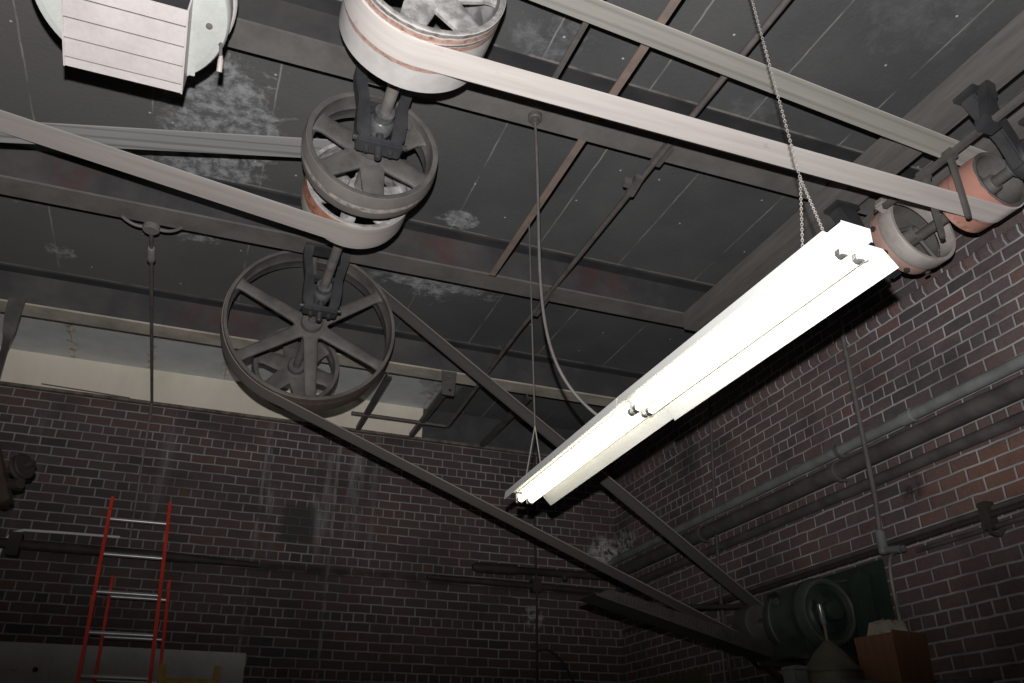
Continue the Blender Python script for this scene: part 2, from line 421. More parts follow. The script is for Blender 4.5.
# timbers bolted under the beams beside the right wall
mb = MB().span((3.05, .2, 2.92), (3.215, 4.55, 3.05)); t1 = mb.build('timber_runner', 'timber', bevel=.004)
tag(t1, 'dusty dark timber runner at upper right, the one farther from the right brick wall', 'timber', 'timber runners carrying the countershaft')
mb = MB().span((3.47, .2, 2.92), (3.635, 4.55, 3.05)); t2 = mb.build('timber_runner', 'timber', bevel=.004)
tag(t2, 'dusty dark timber runner at upper right, the one closer to the right brick wall', 'timber', 'timber runners carrying the countershaft')

# ------------------------------------------------------------------ rods and angle irons under the ceiling
def angle_iron(x, y0, y1, z, w, m, label):
    mb = MB(); mb.span((x - w / 2, y0, z), (x + w / 2, y1, z + .008)); mb.span((x + w / 2 - .008, y0, z), (x + w / 2, y1, min(z + w, z + .03)))
    return mb
o = angle_iron(1.575, 1.54, 2.94, 3.02, .05, 'rust', '').build('angle_iron', 'rust')
tag(o, 'rusty brown angle iron running from the top edge down to the second ceiling beam', 'angle iron', 'angle irons between the ceiling beams')
o = angle_iron(1.59, 3.12, 4.56, 3.05, .05, 'rust', '').build('angle_iron', 'rust')
tag(o, 'rust-brown angle iron in the middle ceiling bay that the far lamp wire hangs from', 'angle iron', 'angle irons between the ceiling beams')
o = angle_iron(1.268, 1.54, 2.94, 3.03, .035, 'rod', '').build('angle_iron', 'rod')
tag(o, 'thin dark angle iron behind the top belt, just left of the rusty one', 'angle iron', 'angle irons between the ceiling beams')
t = thing('hanging_rod', 'long thin grey rod under the beams, elbowed sideways near the back wall', 'rod', (2.02, 4.3, 3.02))
MB().tube([(2.03, 1.0, 3.03), (2.02, 3.3, 3.03), (2.015, 4.7, 3.02), (2.02, 5.2, 3.03), (2.05, 6.3, 3.03), (2.075, 7.14, 3.03), (2.05, 7.17, 3.03), (1.16, 7.17, 3.03)], .0165, 10).build('rod', 'rod', t)
MB().bar((2.0, 3.25, 3.025), (2.02, 3.42, 3.025), .05, .03).box((1.965, 3.33, 3.03), (.05, .035, .05)).build('splice_clamp', 'rod', t, .003)
MB().bar((2.02, 4.56, 3.03), (2.035, 4.9, 3.02), .05, .022).build('strap', 'rod', t, .003)
MB().span((2.0, 2.98, 3.02), (2.06, 3.14, 3.047)).build('clip', 'rod', t)
for x0, x1, nm in ((1.30, 1.30, 'angle bar to the back wall just right of the biggest pulley'), (1.83, 1.82, 'angle bar to the back wall beside the drilled plate under the last beam')):
    mb = MB(); mb.bar((x0, 6.28, 3.025), (x1, 7.56, 3.025), .042, .008).bar((x0 - .018, 6.28, 3.045), (x1 - .018, 7.56, 3.045), .008, .042)
    tag(mb.build('tie_bar', 'darkpipe'), nm + ', dark grey', 'bar', 'tie bars over the last ceiling bay')
tag(MB().bar((2.55, 6.28, 3.025), (2.55, 7.56, 3.025), .042, .008).bar((2.53, 6.28, 3.045), (2.53, 7.56, 3.045), .008, .042).build('tie_bar', 'darkpipe'),
    'dark tie bar to the back wall just left of the far end of the lamp', 'bar', 'tie bars over the last ceiling bay')
t = thing('drilled_plate', 'short grey drilled steel plate hanging from the tan beam right of the biggest pulley', 'plate', (1.76, 6.08, 2.84))
mb = MB(); mb.prism([(1.69, 6.075, 3.055), (1.82, 6.075, 3.055), (1.80, 6.075, 2.84), (1.70, 6.075, 2.84)], (0, .012, 0)); mb.build('plate', 'darkpipe', t, .002)
MB().lathe([(.013, 0), (.013, .004)], (1.765, 6.071, 2.885), 'Y', 14).build('hole', 'slot', t)
MB().lathe([(.012, 0), (.012, .014)], (1.75, 6.061, 3.0), 'Y', 8).build('bolt', 'iron', t)

# ------------------------------------------------------------------ line shaft, hangers and pulleys
SX, SZ = .4985, 2.73
sh = MB().lathe([(.022, 0), (.028, .006), (.028, 4.46), (.022, 4.466)], (SX, 1.5, SZ), 'Y', 20).build('line_shaft', 'shaft')
tag(sh, 'dusty grey steel shaft running through the five pulleys on the left', 'shaft')

def hanger(xc, yc, zt, label, group, spread=.085, zc=SZ, half=.14):
    t = thing('shaft_hanger', label, 'hanger', (xc, yc, zt - .5), group)
    MB().span((xc - half, yc - .06, zt - .022), (xc + half, yc + .06, zt - .001)).build('top_plate', 'black', t, .004)
    for sg in (-1, 1):
        pts = [(xc + sg * half * .82, zt - .02), (xc + sg * (spread + .03), zt - .09), (xc + sg * (spread + .005), zc + .1), (xc + sg * spread, zc), (xc + sg * (spread - .004), zc - .09), (xc + sg * (spread - .02), zc - .13)]
        rings = []
        for i, (x, z) in enumerate(pts):
            w = (.03, .026, .026, .032, .03, .024)[i]; dd = (.055, .04, .04, .045, .045, .04)[i]
            rings.append([Vector((x + a * w, yc + b * dd, z)) for a, b in ((-1, -1), (1, -1), (1, 1), (-1, 1))])
        a = MB().loft(rings, True, False).build('arm', 'black', t, .006)
        MB().lathe([(.013, 0), (.013, .02)], (xc + sg * (spread + .02), yc - .02, zc - .12), 'X' if sg > 0 else (-1, 0, 0), 8).build('bolt', 'black', a)
        MB().lathe([(.012, 0), (.012, .03)], (xc + sg * (spread - .03), yc, zc - .14), (0, 0, -1), 8).build('bolt', 'black', a)
    MB().span((xc - spread - .02, yc - .045, zc - .145), (xc + spread + .02, yc + .045, zc - .11)).build('bottom_bridge', 'black', t, .008)
    MB().span((xc - spread, yc - .03, zc + .085), (xc + spread, yc + .03, zc + .11)).build('upper_bridge', 'black', t, .006)
    b = MB().lathe([(.03, -.10), (.046, -.095), (.046, -.05), (.056, -.04), (.062, 0), (.056, .04), (.046, .05), (.046, .095), (.03, .1)], (xc, yc, zc), 'Y', 24).build('bearing', 'chrome', t)
    b['label'] = 'shiny greased bearing sleeve'
    MB().tube([(xc, yc, zc + .055), (xc, yc, zc + .115)], .018, 10).build('upper_screw', 'black', t)
    MB().tube([(xc, yc, zc - .20), (xc, yc, zc - .19), (xc, yc, zc - .055)], [.014, .018, .018], 10).build('lower_screw', 'black', t)
    return t
hanger(SX, 3.03, ZB, 'black iron shaft hanger between the topmost pulley and the spoked pulley below it', 'black iron shaft hangers on the line shaft')
hanger(SX, 4.64, ZB, 'black iron shaft hanger directly in front of the hub of the biggest pulley', 'black iron shaft hangers on the line shaft')

def pulley(xc, y0, y1, zc, r, label, rim_m, spoke_m, n=6, a0=PI / 2, th=.022, hub=.07, sw=(.05, .04), st=.022, crown=.006, spoke_y=None, hub_len=None, name='pulley', group='spoked line-shaft pulleys', cat='pulley', bead=.012):
    ym = (y0 + y1) / 2
    t = thing(name, label, cat, (xc, ym, zc - r), group)
    w = y1 - y0
    prof = [(r - th * .5, 0), (r - .002, 0), (r, .004), (r + crown * .8, w * .3), (r + crown, w * .5), (r + crown * .8, w * .7), (r, w - .004), (r - .002, w), (r - th * .5, w),
            (r - th, w - .004), (r - th, w * .62), (r - th - bead, w * .5), (r - th, w * .38), (r - th, .004)]
    MB().lathe(prof, (xc, y0, zc), 'Y', 72, closed=True).build('rim', spoke_m, t)
    if rim_m != spoke_m:
        MB().lathe([(r - .0015, .003), (r + .0015, .004), (r + crown * .8 + .0015, w * .3), (r + crown + .0015, w * .5), (r + crown * .8 + .0015, w * .7), (r + .0015, w - .004), (r - .0015, w - .003)], (xc, y0, zc), 'Y', 72, cap=False).build('painted_face', rim_m, t)
    sy = ym if spoke_y is None else spoke_y
    hl = (hub_len or w * .8) / 2
    MB().lathe([(.029, -hl), (hub * .82, -hl), (hub * .9, -hl + .008), (hub * .9, -st * 1.6), (hub * 1.35, -st), (hub * 1.35, st), (hub * .9, st * 1.6), (hub * .9, hl - .008), (hub * .82, hl), (.029, hl)], (xc, sy, zc), 'Y', 32, closed=True).build('hub', spoke_m, t)
    for k in range(n):
        a = a0 + 2 * PI * k / n
        d = Vector((math.cos(a), 0, math.sin(a))); u = Vector((-math.sin(a), 0, math.cos(a))); v = Vector((0, 1, 0))
        rings = []
        R1 = r - th + .003
        for f, ws, ts in ((hub * .95, sw[0] * 1.45, st * 1.3), (hub * 1.4, sw[0] * 1.08, st * 1.1), (R1 * .6 + hub * .4, (sw[0] + sw[1]) / 2, st), (R1 - .05, sw[1], st), (R1 - .018, sw[1] * 1.15, st * 1.1), (R1, sw[1] * 1.6, st * 1.5)):
            c = Vector((xc, sy, zc)) + d * f
            rings.append([c + u * (ws * math.copysign(abs(math.cos(q)) ** .6, math.cos(q))) + v * (ts * math.copysign(abs(math.sin(q)) ** .6, math.sin(q))) for q in [2 * PI * (i + .5) / 12 for i in range(12)]])
        MB().loft(rings).build('spoke', spoke_m, t)
    return t
pink = (.50, .24, .18)
pulley(SX, 2.15, 2.47, SZ, .296, 'topmost pulley, pale and wide with pinkish paint stripes, cut by the top edge', rim_mat('pale_polished_pulley_face', (.60, .575, .56), ((-.122, .013, (.46, .29, .24)), (-.100, .006, (.20, .17, .16)), (-.146, .008, (.25, .22, .21)), (-.082, .012, (.40, .25, .20)), (.034, .013, (.46, .30, .25))), 0), 'paleiron', a0=PI / 2 - .25, th=.022, hub=.075, sw=(.06, .05), st=.016, spoke_y=2.215, hub_len=.13, crown=.003)
pulley(SX, 3.165, 3.335, SZ, .316, 'dark dusty spoked pulley second from the top, without a belt', rim_mat('worn_grey_pulley_face', (.21, .19, .178), ((.005, .018, (.46, .42, .39)),), 0), 'midiron', a0=PI / 2 + .12, th=.024, hub=.07, sw=(.056, .05), st=.013, crown=.012, spoke_y=3.235)
pulley(SX, 3.485, 3.69, SZ, .266, 'small pulley with orange-red face mostly hidden behind the beltless spoked pulley', rim_mat('pale_red_pulley_face', (.50, .46, .44), ((-.05, .05, (.45, .2, .13)),), 0), 'paleiron', a0=PI / 2 - .2, th=.018, hub=.065, sw=(.04, .036), st=.014)
pulley(SX, 5.02, 5.235, SZ, .556, 'biggest pulley, grey six-spoked wheel hanging lowest on the left', rim_mat('brown_worn_wheel_face', (.15, .115, .095), ((-.04, .012, (.2, .16, .14)),), 0), 'iron', a0=PI / 2 + .1, th=.02, hub=.078, sw=(.043, .036), st=.017, spoke_y=5.085, hub_len=.15)
pulley(SX, 5.70, 5.86, SZ, .305, 'small dark pulley at the shaft end, seen through the biggest wheel', 'midiron', 'midiron', a0=PI / 2 + .3, th=.03, hub=.07, sw=(.062, .055), st=.016)

# ------------------------------------------------------------------ flat leather belts, each one closed loop
def arc(c, r, a0, a1, n):
    return [(c[0] + r * math.cos(a0 + (a1 - a0) * i / n), c[1] + r * math.sin(a0 + (a1 - a0) * i / n)) for i in range(n + 1)]
def belt_loop(c1, r1, c2, r2, crossed=False):
    """left pulley c1, right pulley c2; points run clockwise round the outside"""
    dx, dz = c2[0] - c1[0], c2[1] - c1[1]; D = math.hypot(dx, dz); th = math.atan2(dz, dx)
    if not crossed:
        b = math.acos((r1 - r2) / D)
        return arc(c1, r1, th + b, th + 2 * PI - b, 48) + arc(c2, r2, th - b, th + b, 32)
    b = math.acos((r1 + r2) / D)
    return arc(c1, r1, th + b, th + 2 * PI - b, 48) + arc(c2, r2, th - b + PI, th + b - PI, 48)
def belt(loop, y0, y1, th, m, m_in, label, skew=None):
    n = len(loop); mb = MB(); rings = []
    P = [Vector((x, 0, z)) for x, z in loop]
    for i, p in enumerate(P):
        a, b = P[i - 1], P[(i + 1) % n]
        d = ((p - a).normalized() + (b - p).normalized()).normalized(); nn = Vector((d.z, 0, -d.x))
        k = skew[0] + (skew[1] - skew[0]) * i / 48 if skew and i <= 48 else 0
        ya, yb = Vector((0, y0 + k, 0)), Vector((0, y1 + k, 0))
        rings.append([p + nn * (-th / 2) + ya, p + nn * (th / 2) + ya, p + nn * (th / 2) + yb, p + nn * (-th / 2) + yb])
    mb.loft(rings, False, True, True)
    mb.bm.faces.ensure_lookup_table()
    for i in range(n): mb.bm.faces[i * 4 + 3].material_index = 1          # the side that runs on the pulleys
    o = mb.build('drive_belt', m); o.data.materials.append(m_in)
    return tag(o, label, 'belt', 'flat leather drive belts')
inner1 = belt_mat('worn_belt_underside', (.36, .345, .315), 2.2, 2.325, ((.03, .012, .25), (-.04, .01, .2)), .5)
inner2 = belt_mat('glossy_grey_belt_underside', (.34, .335, .33), 3.5, 3.6, ((.052, .012, .45), (.0, .014, .4), (-.06, .008, .4)), .35)
inner3 = belt_mat('dark_belt_underside', (.15, .138, .132), 5, 5.2, ((.058, .006, .5), (-.05, .008, .4)), .55)
belt(belt_loop((SX, SZ), .303, (3.35, 2.6), .163), 2.205, 2.33, .007, belt_mat('pale_leather', (.66, .605, .58), 2.2, 2.325, ((.0615, .003, .3),)), inner1, 'pale cream flat belt stretching from the topmost pulley to the red drum at upper right')
belt(belt_loop((-2.9, 2.64), .272, (SX, SZ), .272, True), 3.495, 3.65, .007, inner2, belt_mat('grey_pink_leather', (.44, .395, .375), 3.5, 3.6, ((.074, .004, .3),)), 'grey-pink crossed belt going off the left edge from the small red-faced pulley', (-.05, .17))
belt(belt_loop((SX, SZ), .561, (3.74, 1.01), .131), 5.055, 5.195, .008, belt_mat('dusty_brown_leather', (.225, .195, .178), 5, 5.2, ((-.066, .004, .5), (.066, .004, .4))), inner3, 'dark grey-brown belt descending from the biggest pulley to the green motor')

# ------------------------------------------------------------------ countershaft group at the upper right
CX, CZ = 3.35, 2.6
tag(MB().lathe([(.022, 0), (.027, .005), (.027, 1.3), (.022, 1.305)], (CX, 1.85, CZ), 'Y', 18).build('counter_shaft', 'darkpipe'), 'short dark shaft carrying the red drum and the open cup pulley at upper right', 'shaft')
def v_hanger(yc, label):
    t = thing('shaft_hanger', label, 'hanger', (CX, yc, CZ - .1), 'black hangers of the countershaft')
    for sg in (-1, 1):
        xr = 3.133 if sg < 0 else 3.552
        MB().span((xr - .08, yc - .06, 2.895), (xr + .08, yc + .06, 2.919)).build('foot', 'black', t, .004)
        rings = []
        for x, z, w in ((xr, 2.9, .062), (xr - sg * .04, 2.82, .05), (CX + sg * .10, CZ + .09, .042), (CX + sg * .072, CZ, .036), (CX + sg * .05, CZ - .06, .032)):
            d = .032 if w < .05 else .04
            rings.append([Vector((x + a * w, yc + b * d, z + a * w * .35 * -sg)) for a, b in ((-1, -1), (1, -1), (1, 1), (-1, 1))])
        MB().loft(rings, True, False).build('arm', 'black', t, .008)
    MB().lathe([(.04, -.05), (.088, -.045), (.095, -.03), (.095, .03), (.088, .045), (.04, .05)], (CX, yc, CZ - .005), 'Y', 24).build('bearing_box', 'black', t)
    b = MB().lathe([(.028, -.085), (.046, -.08), (.05, -.05), (.05, .05), (.046, .08), (.028, .085)], (CX, yc, CZ), 'Y', 20).build('bearing', 'chrome', t)
    MB().tube([(CX, yc, CZ - .13), (CX, yc, CZ - .07)], .016, 8).build('lower_screw', 'black', t)
    return t
v_hanger(2.04, 'black iron hanger at the right edge, in front of the red drum')
v_hanger(2.98, 'black iron hanger behind the cup pulley, above the near end of the lamp')
pulley(CX, 2.192, 2.435, CZ, .156, 'red-painted drum pulley at upper right where the pale belt ends', rim_mat('pinkish_red_drum_face', (.50, .25, .20), ((.035, .004, (.3, .2, .18)), (-.12, .008, (.16, .14, .13)), (.1, .015, (.55, .3, .24))), 0), 'iron', n=5, a0=.4, th=.018, hub=.05, sw=(.028, .024), st=.016, name='drum_pulley', group='countershaft pulleys', crown=.004)
UX, UZ = 3.325, 2.622
t = thing('cup_pulley', 'open cup-shaped pulley with pale rim, right beside the near end of the lamp', 'pulley', (UX, 2.73, UZ - .22), 'countershaft pulleys')
MB().lathe([(.195, 0), (.212, 0), (.216, .006), (.216, .085), (.210, .095), (.200, .095), (.196, .085), (.193, .012)], (UX, 2.65, UZ), 'Y', 56, closed=True).build('front_ring', 'palering', t)
r2 = MB().lathe([(.190, .095), (.196, .10), (.20, .105), (.20, .165), (.19, .172), (.06, .175), (.06, .168), (.186, .164), (.188, .10)], (UX, 2.65, UZ), 'Y', 56, closed=True).build('rear_drum', 'drumpink', t)
r2['label'] = 'pinkish worn rear drum'
MB().lathe([(.178, .088), (.185, .09), (.185, .158), (.06, .162), (.06, .156), (.178, .152)], (UX, 2.65, UZ), 'Y', 48, closed=True).build('inner_lining', 'iron', t)
MB().lathe([(.028, .03), (.042, .035), (.042, .2), (.028, .205)], (UX, 2.67, UZ), 'Y', 24, closed=True).build('hub', 'iron', t)
MB().tube([(UX - .03, 2.72, UZ + .02), (UX - .19, 2.72, UZ - .05)], .012, 10).build('arm', 'iron', t)
MB().tube([(UX + .03, 2.72, UZ - .03), (UX + .12, 2.72, UZ - .15)], .012, 10).build('arm', 'iron', t)
for k in range(9):
    a = 2 * PI * k / 9 + .3
    d = Vector((math.cos(a), 0, math.sin(a)))
    MB().lathe([(.016, 0), (.016, .012), (.01, .014)], Vector((UX, 2.78, UZ)) + d * .21, d, 10).build('bolt', 'blackpipe', t)
a = 2.75; d = Vector((math.cos(a), 0, math.sin(a)))
MB().bar(Vector((UX, 2.67, UZ)) + d * .205, Vector((UX, 2.67, UZ)) + d * .275, .06, .07, (0, 1, 0)).build('lug', 'palering', t, .012)

t = thing('belt_shifter', 'dark iron belt shifter bar with two prongs straddling the pale belt by the red drum', 'belt shifter', (3.045, 2.25, 2.27))
MB().bar((3.045, 1.55, 2.65), (3.045, 2.62, 2.65), .03, .03).build('bar', 'darkpipe', t, .004)
for yy, dx in ((2.188, 0), (2.352, .012)):
    MB().span((3.02, yy - .028, 2.625), (3.07, yy + .028, 2.672)).build('clamp', 'darkpipe', t, .005)
    MB().loft([[Vector((3.045 + dx + s_[0] * w, yy + s_[1] * w, z)) for s_ in ((-1, -1), (1, -1), (1, 1), (-1, 1))] for z, w in ((2.64, .015), (2.60, .013), (2.32, .0115), (2.285, .010))], True, False).build('prong', 'darkpipe', t, .003)
MB().span((3.0, 1.93, 2.62), (3.09, 2.0, 2.68)).build('guide_block', 'black', t, .006)
MB().bar((3.06, 1.965, 2.67), (3.13, 1.97, 2.92), .06, .06).build('bracket', 'black', t, .006)

# ------------------------------------------------------------------ the twin fluorescent fixture
def lamp_unit(x0, x1, y0, y1, zw, roll, label, ends):
    t = thing('fluorescent_fixture', label, 'light fixture', ((x0 + x1) / 2, (y0 + y1) / 2, zw), 'hanging fluorescent fixtures')
    def P(u, y, w):
        f = (y - y0) / (y1 - y0); xc = x0 + (x1 - x0) * f
        return Vector((xc + u * math.cos(roll) - w * math.sin(roll), y, zw + .045 + u * math.sin(roll) + w * math.cos(roll)))
    hw, hh = .051, .047
    mb = MB(); e = ends
    a, b = y0 - e[0], y1 + e[1]
    rings = [[P(-hw, y, .0), P(hw, y, .0), P(hw, y, hh), P(-hw, y, hh)] for y in (a, b)]
    mb.loft(rings, True, False); mb.build('housing', 'white', t, .006)
    # two reflector wings: flat panel, then a turned-down lip
    for sg, nm in ((-1, 'reflector'), (1, 'reflector')):
        lip = .150 if sg > 0 else -.110; dz = -.045 if sg > 0 else -.034
        pr = [(sg * (hw + .001), .004), (sg * .103, .004), (lip, dz), (lip + sg * .0016, dz + .001), (sg * .1045, .0065), (sg * (hw + .001), .0065)]
        MB().loft([[P(u, y, w) for u, w in pr] for y in (y0, y1)], True, False).build(nm, 'white', t)
    for u in (-.029, .029):
        tb = MB().tube([P(u, y0 + .03, -.034), P(u, y1 - .03, -.034)], .0165, 16).build('tube', 'tube', t)
        for ya, yb in ((y0 + .006, y0 + .03), (y1 - .03, y1 - .006)):
            MB().tube([P(u, ya, -.034), P(u, ya + .003, -.034), P(u, yb - .003, -.034), P(u, yb, -.034)], [.013, .0172, .0172, .0168], 16).build('tube_cap', 'chrome', tb)
    for y, sg in ((y0 + .004, -1), (y1 - .004, 1)):
        for u in (-.029, .029):
            h = MB(); h.loft([[P(u + aa * .017, y + bb, ww) for aa, bb in ((-1, -.009), (1, -.009), (1, .009), (-1, .009))] for ww in (.0, -.034, -.046)], True, False)
            h.build('lamp_holder', 'white', t, .004)
    return t
lamp_unit(1.592, 1.576, 1.50, 2.705, 1.31, -.045, 'lit white two-tube fluorescent fixture, nearer half of the hanging pair', (.02, .0))
lamp_unit(1.577, 1.580, 2.712, 3.985, 1.316, .02, 'lit white two-tube fluorescent fixture, farther half of the hanging pair', (.0, -.03))

def chain(pts, r, link, name, m, parent):
    mb = MB()
    for p, q in zip(pts[:-1], pts[1:]):
        p, q = Vector(p), Vector(q); L = (q - p).length; n = max(1, int(L / (link * .8))); d = (q - p) / n; dn = d.normalized()
        u = dn.orthogonal().normalized(); v = dn.cross(u)
        for i in range(n):
            c = p + d * (i + .5); s = u if i % 2 else v
            ring = [c + dn * (link / 2 * math.cos(a)) + s * (link * .3 * math.sin(a)) for a in [2 * PI * k / 8 for k in range(8)]]
            rr = []
            for k in range(8):
                tn = (ring[(k + 1) % 8] - ring[k - 1]).normalized(); o1 = dn.cross(s).normalized(); o2 = tn.cross(o1)
                rr.append([ring[k] + (o1 * math.cos(b) + o2 * math.sin(b)) * r for b in (0, PI / 2, PI, 3 * PI / 2)])
            mb.loft(rr, False, True, True)
    return mb.build(name, m, parent)
t = thing('lamp_chain', 'light chain holding the near end of the lamp, crossing in front of the pale belt', 'chain', (1.6, 1.66, 1.42))
chain([(1.455, 1.63, ZC), (1.575, 1.63, 1.675)], .0015, .0125, 'chain', 'chain', t)
chain([(1.575, 1.63, 1.675), (1.538, 1.64, 1.396)], .0014, .012, 'leg', 'chain', t)
chain([(1.575, 1.63, 1.675), (1.545, 1.55, 1.405)], .0014, .012, 'leg', 'chain', t)
t = thing('lamp_wire', 'thin wire with a forked end holding the far end of the lamp', 'wire', (1.588, 3.888, 1.42))
MB().tube([(1.588, 3.888, 3.06), (1.612, 3.90, 1.72)], .0045, 8).build('wire', 'cord', t)
MB().tube([(1.612, 3.90, 1.72), (1.545, 3.88, 1.395)], .0036, 8).build('leg', 'chain', t)
MB().tube([(1.612, 3.90, 1.72), (1.65, 3.895, 1.43)], .0036, 8).build('leg', 'chain', t)
t = thing('power_cord', 'grey power cord drooping from a round ceiling box to the middle of the lamp', 'cord', (1.279, 3.032, 1.4))
MB().lathe([(.030, 0), (.036, .005), (.036, .03), (.030, .032)], (1.279, 3.032, 3.018), 'Z', 24).lathe([(.018, -.02), (.018, .0)], (1.279, 3.032, 3.018), 'Z', 12).build('junction_box', 'darkpipe', t)
def bez(p, n=24):
    p = [Vector(x) for x in p]; o = []
    for i in range(n + 1):
        s = i / n; o.append(p[0] * (1 - s) ** 3 + p[1] * 3 * s * (1 - s) ** 2 + p[2] * 3 * s * s * (1 - s) + p[3] * s ** 3)
    return o
MB().tube(bez([(1.279, 3.032, 3.01), (1.31, 3.03, 2.05), (1.20, 3.02, 1.62), (1.53, 2.97, 1.39)], 36), .0072, 10).build('cord', 'cord', t)

# ------------------------------------------------------------------ white fan heater at the upper left
D_ = Vector((0, .981, -.195)); N_ = Vector((0, -.195, -.981)); HX = -.517; HB = Vector((HX, 2.665, 2.31))
def hp(x, tt, n=0): return HB + Vector((x, 0, 0)) - D_ * tt + N_ * n       # across, up the face, out of the face
t = thing('fan_heater', 'white round fan heater with a slatted front box, hung from the ceiling at upper left', 'heater', HB + N_ * -.1)
def hbox(x0, x1, t0, t1, n0, n1):
    mb = MB(); q = [hp(x, a, n) for n in (n0, n1) for x, a in ((x0, t0), (x1, t0), (x1, t1), (x0, t1))]
    return mb._faces(q, [(0, 1, 2, 3), (4, 5, 6, 7), (0, 1, 5, 4), (1, 2, 6, 5), (2, 3, 7, 6), (3, 0, 4, 7)])
W = .203
hbox(-W + .006, W - .006, .004, .35, -.12, -.012).build('inner_core', 'slot', t)
for x0, x1 in ((-W, -W + .006), (W - .006, W)): hbox(x0, x1, 0, .354, -.12, -.001).build('side_plate', 'heater', t, .001)
edges = [0, .041, .121, .204, .288, .356]
for a, b in zip(edges[:-1], edges[1:]):
    mb = MB(); q = [hp(-W + .0062, a + .0045, 0), hp(W - .0062, a + .0045, 0), hp(W - .0062, b - .0045, -.004), hp(-W + .0062, b - .0045, -.004), hp(-W + .0062, a + .0045, -.010), hp(W - .0062, a + .0045, -.010), hp(W - .0062, b - .0045, -.011), hp(-W + .0062, b - .0045, -.011)]
    mb._faces(q, [(0, 1, 2, 3), (4, 5, 6, 7), (0, 1, 5, 4), (1, 2, 6, 5), (2, 3, 7, 6), (3, 0, 4, 7)]); mb.build('slat', 'heater', t, .001)
dc = hp(.0, .264, -.10)
f = MB().lathe([(.30, .0), (.325, .004), (.333, .016), (.333, .10), (.327, .108), (.2, .115)], dc, -N_, 72).build('round_housing', 'heater2', t)
MB().lathe([(.15, 0), (.338, .0), (.344, .006), (.344, .03), (.336, .034), (.15, .034)], hp(.0, .264, -.222), -N_, 72).build('rear_ring', 'heater', t)
hbox(W + .001, W + .028, .02, .34, -.107, -.099).build('mounting_flange', 'heater2', t, .002)
for a, b in ((.265, .225),):
    MB().lathe([(.008, 0), (.012, .003), (.012, .008), (.006, .009)], hp(a, b + .03, -.101), N_, 12).build('bolt', 'iron', f)
for x in (-.2, .2):
    MB().tube([hp(x, .26, -.26), (HX + x, hp(x, .26, -.26).y, ZC)], .012, 10).build('hanging_rod', 'darkpipe', t)
MB().tube([(-.197, 2.50, 2.395), (-.196, 2.51, 2.38), (-.194, 2.535, 2.345)], [.006, .010, .0105], 10).build('cable_gland', 'palering', t)
MB().tube([hp(.29, .1, -.20), (-.205, 2.48, 2.43), (-.198, 2.50, 2.39)], .006, 10).build('cable', 'darkpipe', t)

# ------------------------------------------------------------------ conduits hanging in the room
t = thing('ceiling_conduit', 'thin conduit from a round box on the beam down behind the red ladder', 'conduit', (-.55, 6.2, 1.5))
MB().lathe([(.042, 0), (.05, .006), (.05, .035), (.042, .04)], (-.55, 4.75, 3.009), 'Z', 24).build('round_box', 'flange', t)
MB().tube(bez([(-.60, 4.75, 3.03), (-.66, 4.76, 3.03), (-.70, 4.72, 3.04), (-.72, 4.70, 3.045)], 8), .010, 8).build('side_conduit', 'flange', t)
MB().tube(bez([(-.5, 4.75, 3.03), (-.44, 4.76, 3.03), (-.40, 4.73, 3.04), (-.38, 4.70, 3.045)], 8), .010, 8).build('side_conduit', 'flange', t)
MB().tube([(-.55, 4.80, 3.028), (-.548, 5.2, 3.027), (-.538, 7.50, 3.025), (-.536, 7.53, 3.01), (-.53, 7.54, 2.9)], .0125, 10).build('conduit', 'rod', t)
MB().lathe([(.018, 0), (.023, .01), (.023, .10), (.026, .11), (.026, .15), (.018, .16)], (-.549, 4.97, 3.027), 'Y', 14).build('coupling', 'chain', t)
MB().tube([(-.53, 7.54, 2.9), (-.51, 7.545, 2.45), (-.488, 7.545, 1.95), (-.48, 7.545, 1.78)], .0085, 10).build('drop_conduit', 'shaft', t)
t = thing('wall_conduit', 'grey conduit dropping in front of the right wall pipes to a tee fitting', 'conduit', (3.9, 3.9, .9))
MB().tube([(3.85, 3.88, 3.05), (3.85, 3.892, 2.6), (3.855, 3.905, 1.56), (3.86, 3.93, 1.36)], .0165, 12).build('pipe', 'rod', t)
MB().lathe([(.022, 0), (.03, .008), (.03, .13), (.022, .14)], (3.86, 3.93, 1.235), 'Z', 14).tube([(3.86, 3.93, 1.26), (3.86, 3.80, 1.235)], .022, 12).build('tee_fitting', 'galv', t)
MB().lathe([(.012, 0), (.02, .006), (.02, .03), (.012, .035)], (3.86, 3.80, 1.235), (0, -1, -.1), 12).build('end_cap', 'chrome', t)
MB().tube(bez([(3.88, 3.86, 1.235), (3.90, 3.96, 1.24), (3.93, 4.0, 1.15), (3.93, 3.98, .72)], 20), .011, 10).build('bent_conduit', 'shaft', t)
t = thing('thin_wall_conduit', 'thin dark conduit dropping down the right wall near the corner, behind the lamp', 'conduit', (3.93, 5.7, -.5))
MB().tube([(3.95, 5.63, 3.04), (3.95, 5.65, 2.71), (3.95, 5.735, 2.02), (3.90, 5.72, 1.31), (3.92, 5.72, .3), (3.92, 5.72, -H)], .014, 10).build('conduit', 'darkpipe', t)
t = tag(MB().tube([(3.985, 5.90, 1.27), (3.985, 5.91, .7), (3.985, 5.92, -H)], .0085, 8).build('pale_wall_wire', 'galv'), 'pale thin wire running down the right wall below the drive belts', 'wire')
tag(MB().tube([(3.12, 7.56, 3.0), (3.11, 7.575, 2.2), (3.105, 7.53, 1.80), (3.108, 7.53, 1.62), (3.113, 7.57, .84), (3.12, 7.58, -H)], .012, 8).build('wall_cable', 'blackpipe'), 'dark vertical cable down the back wall below the far end of the lamp', 'cable')
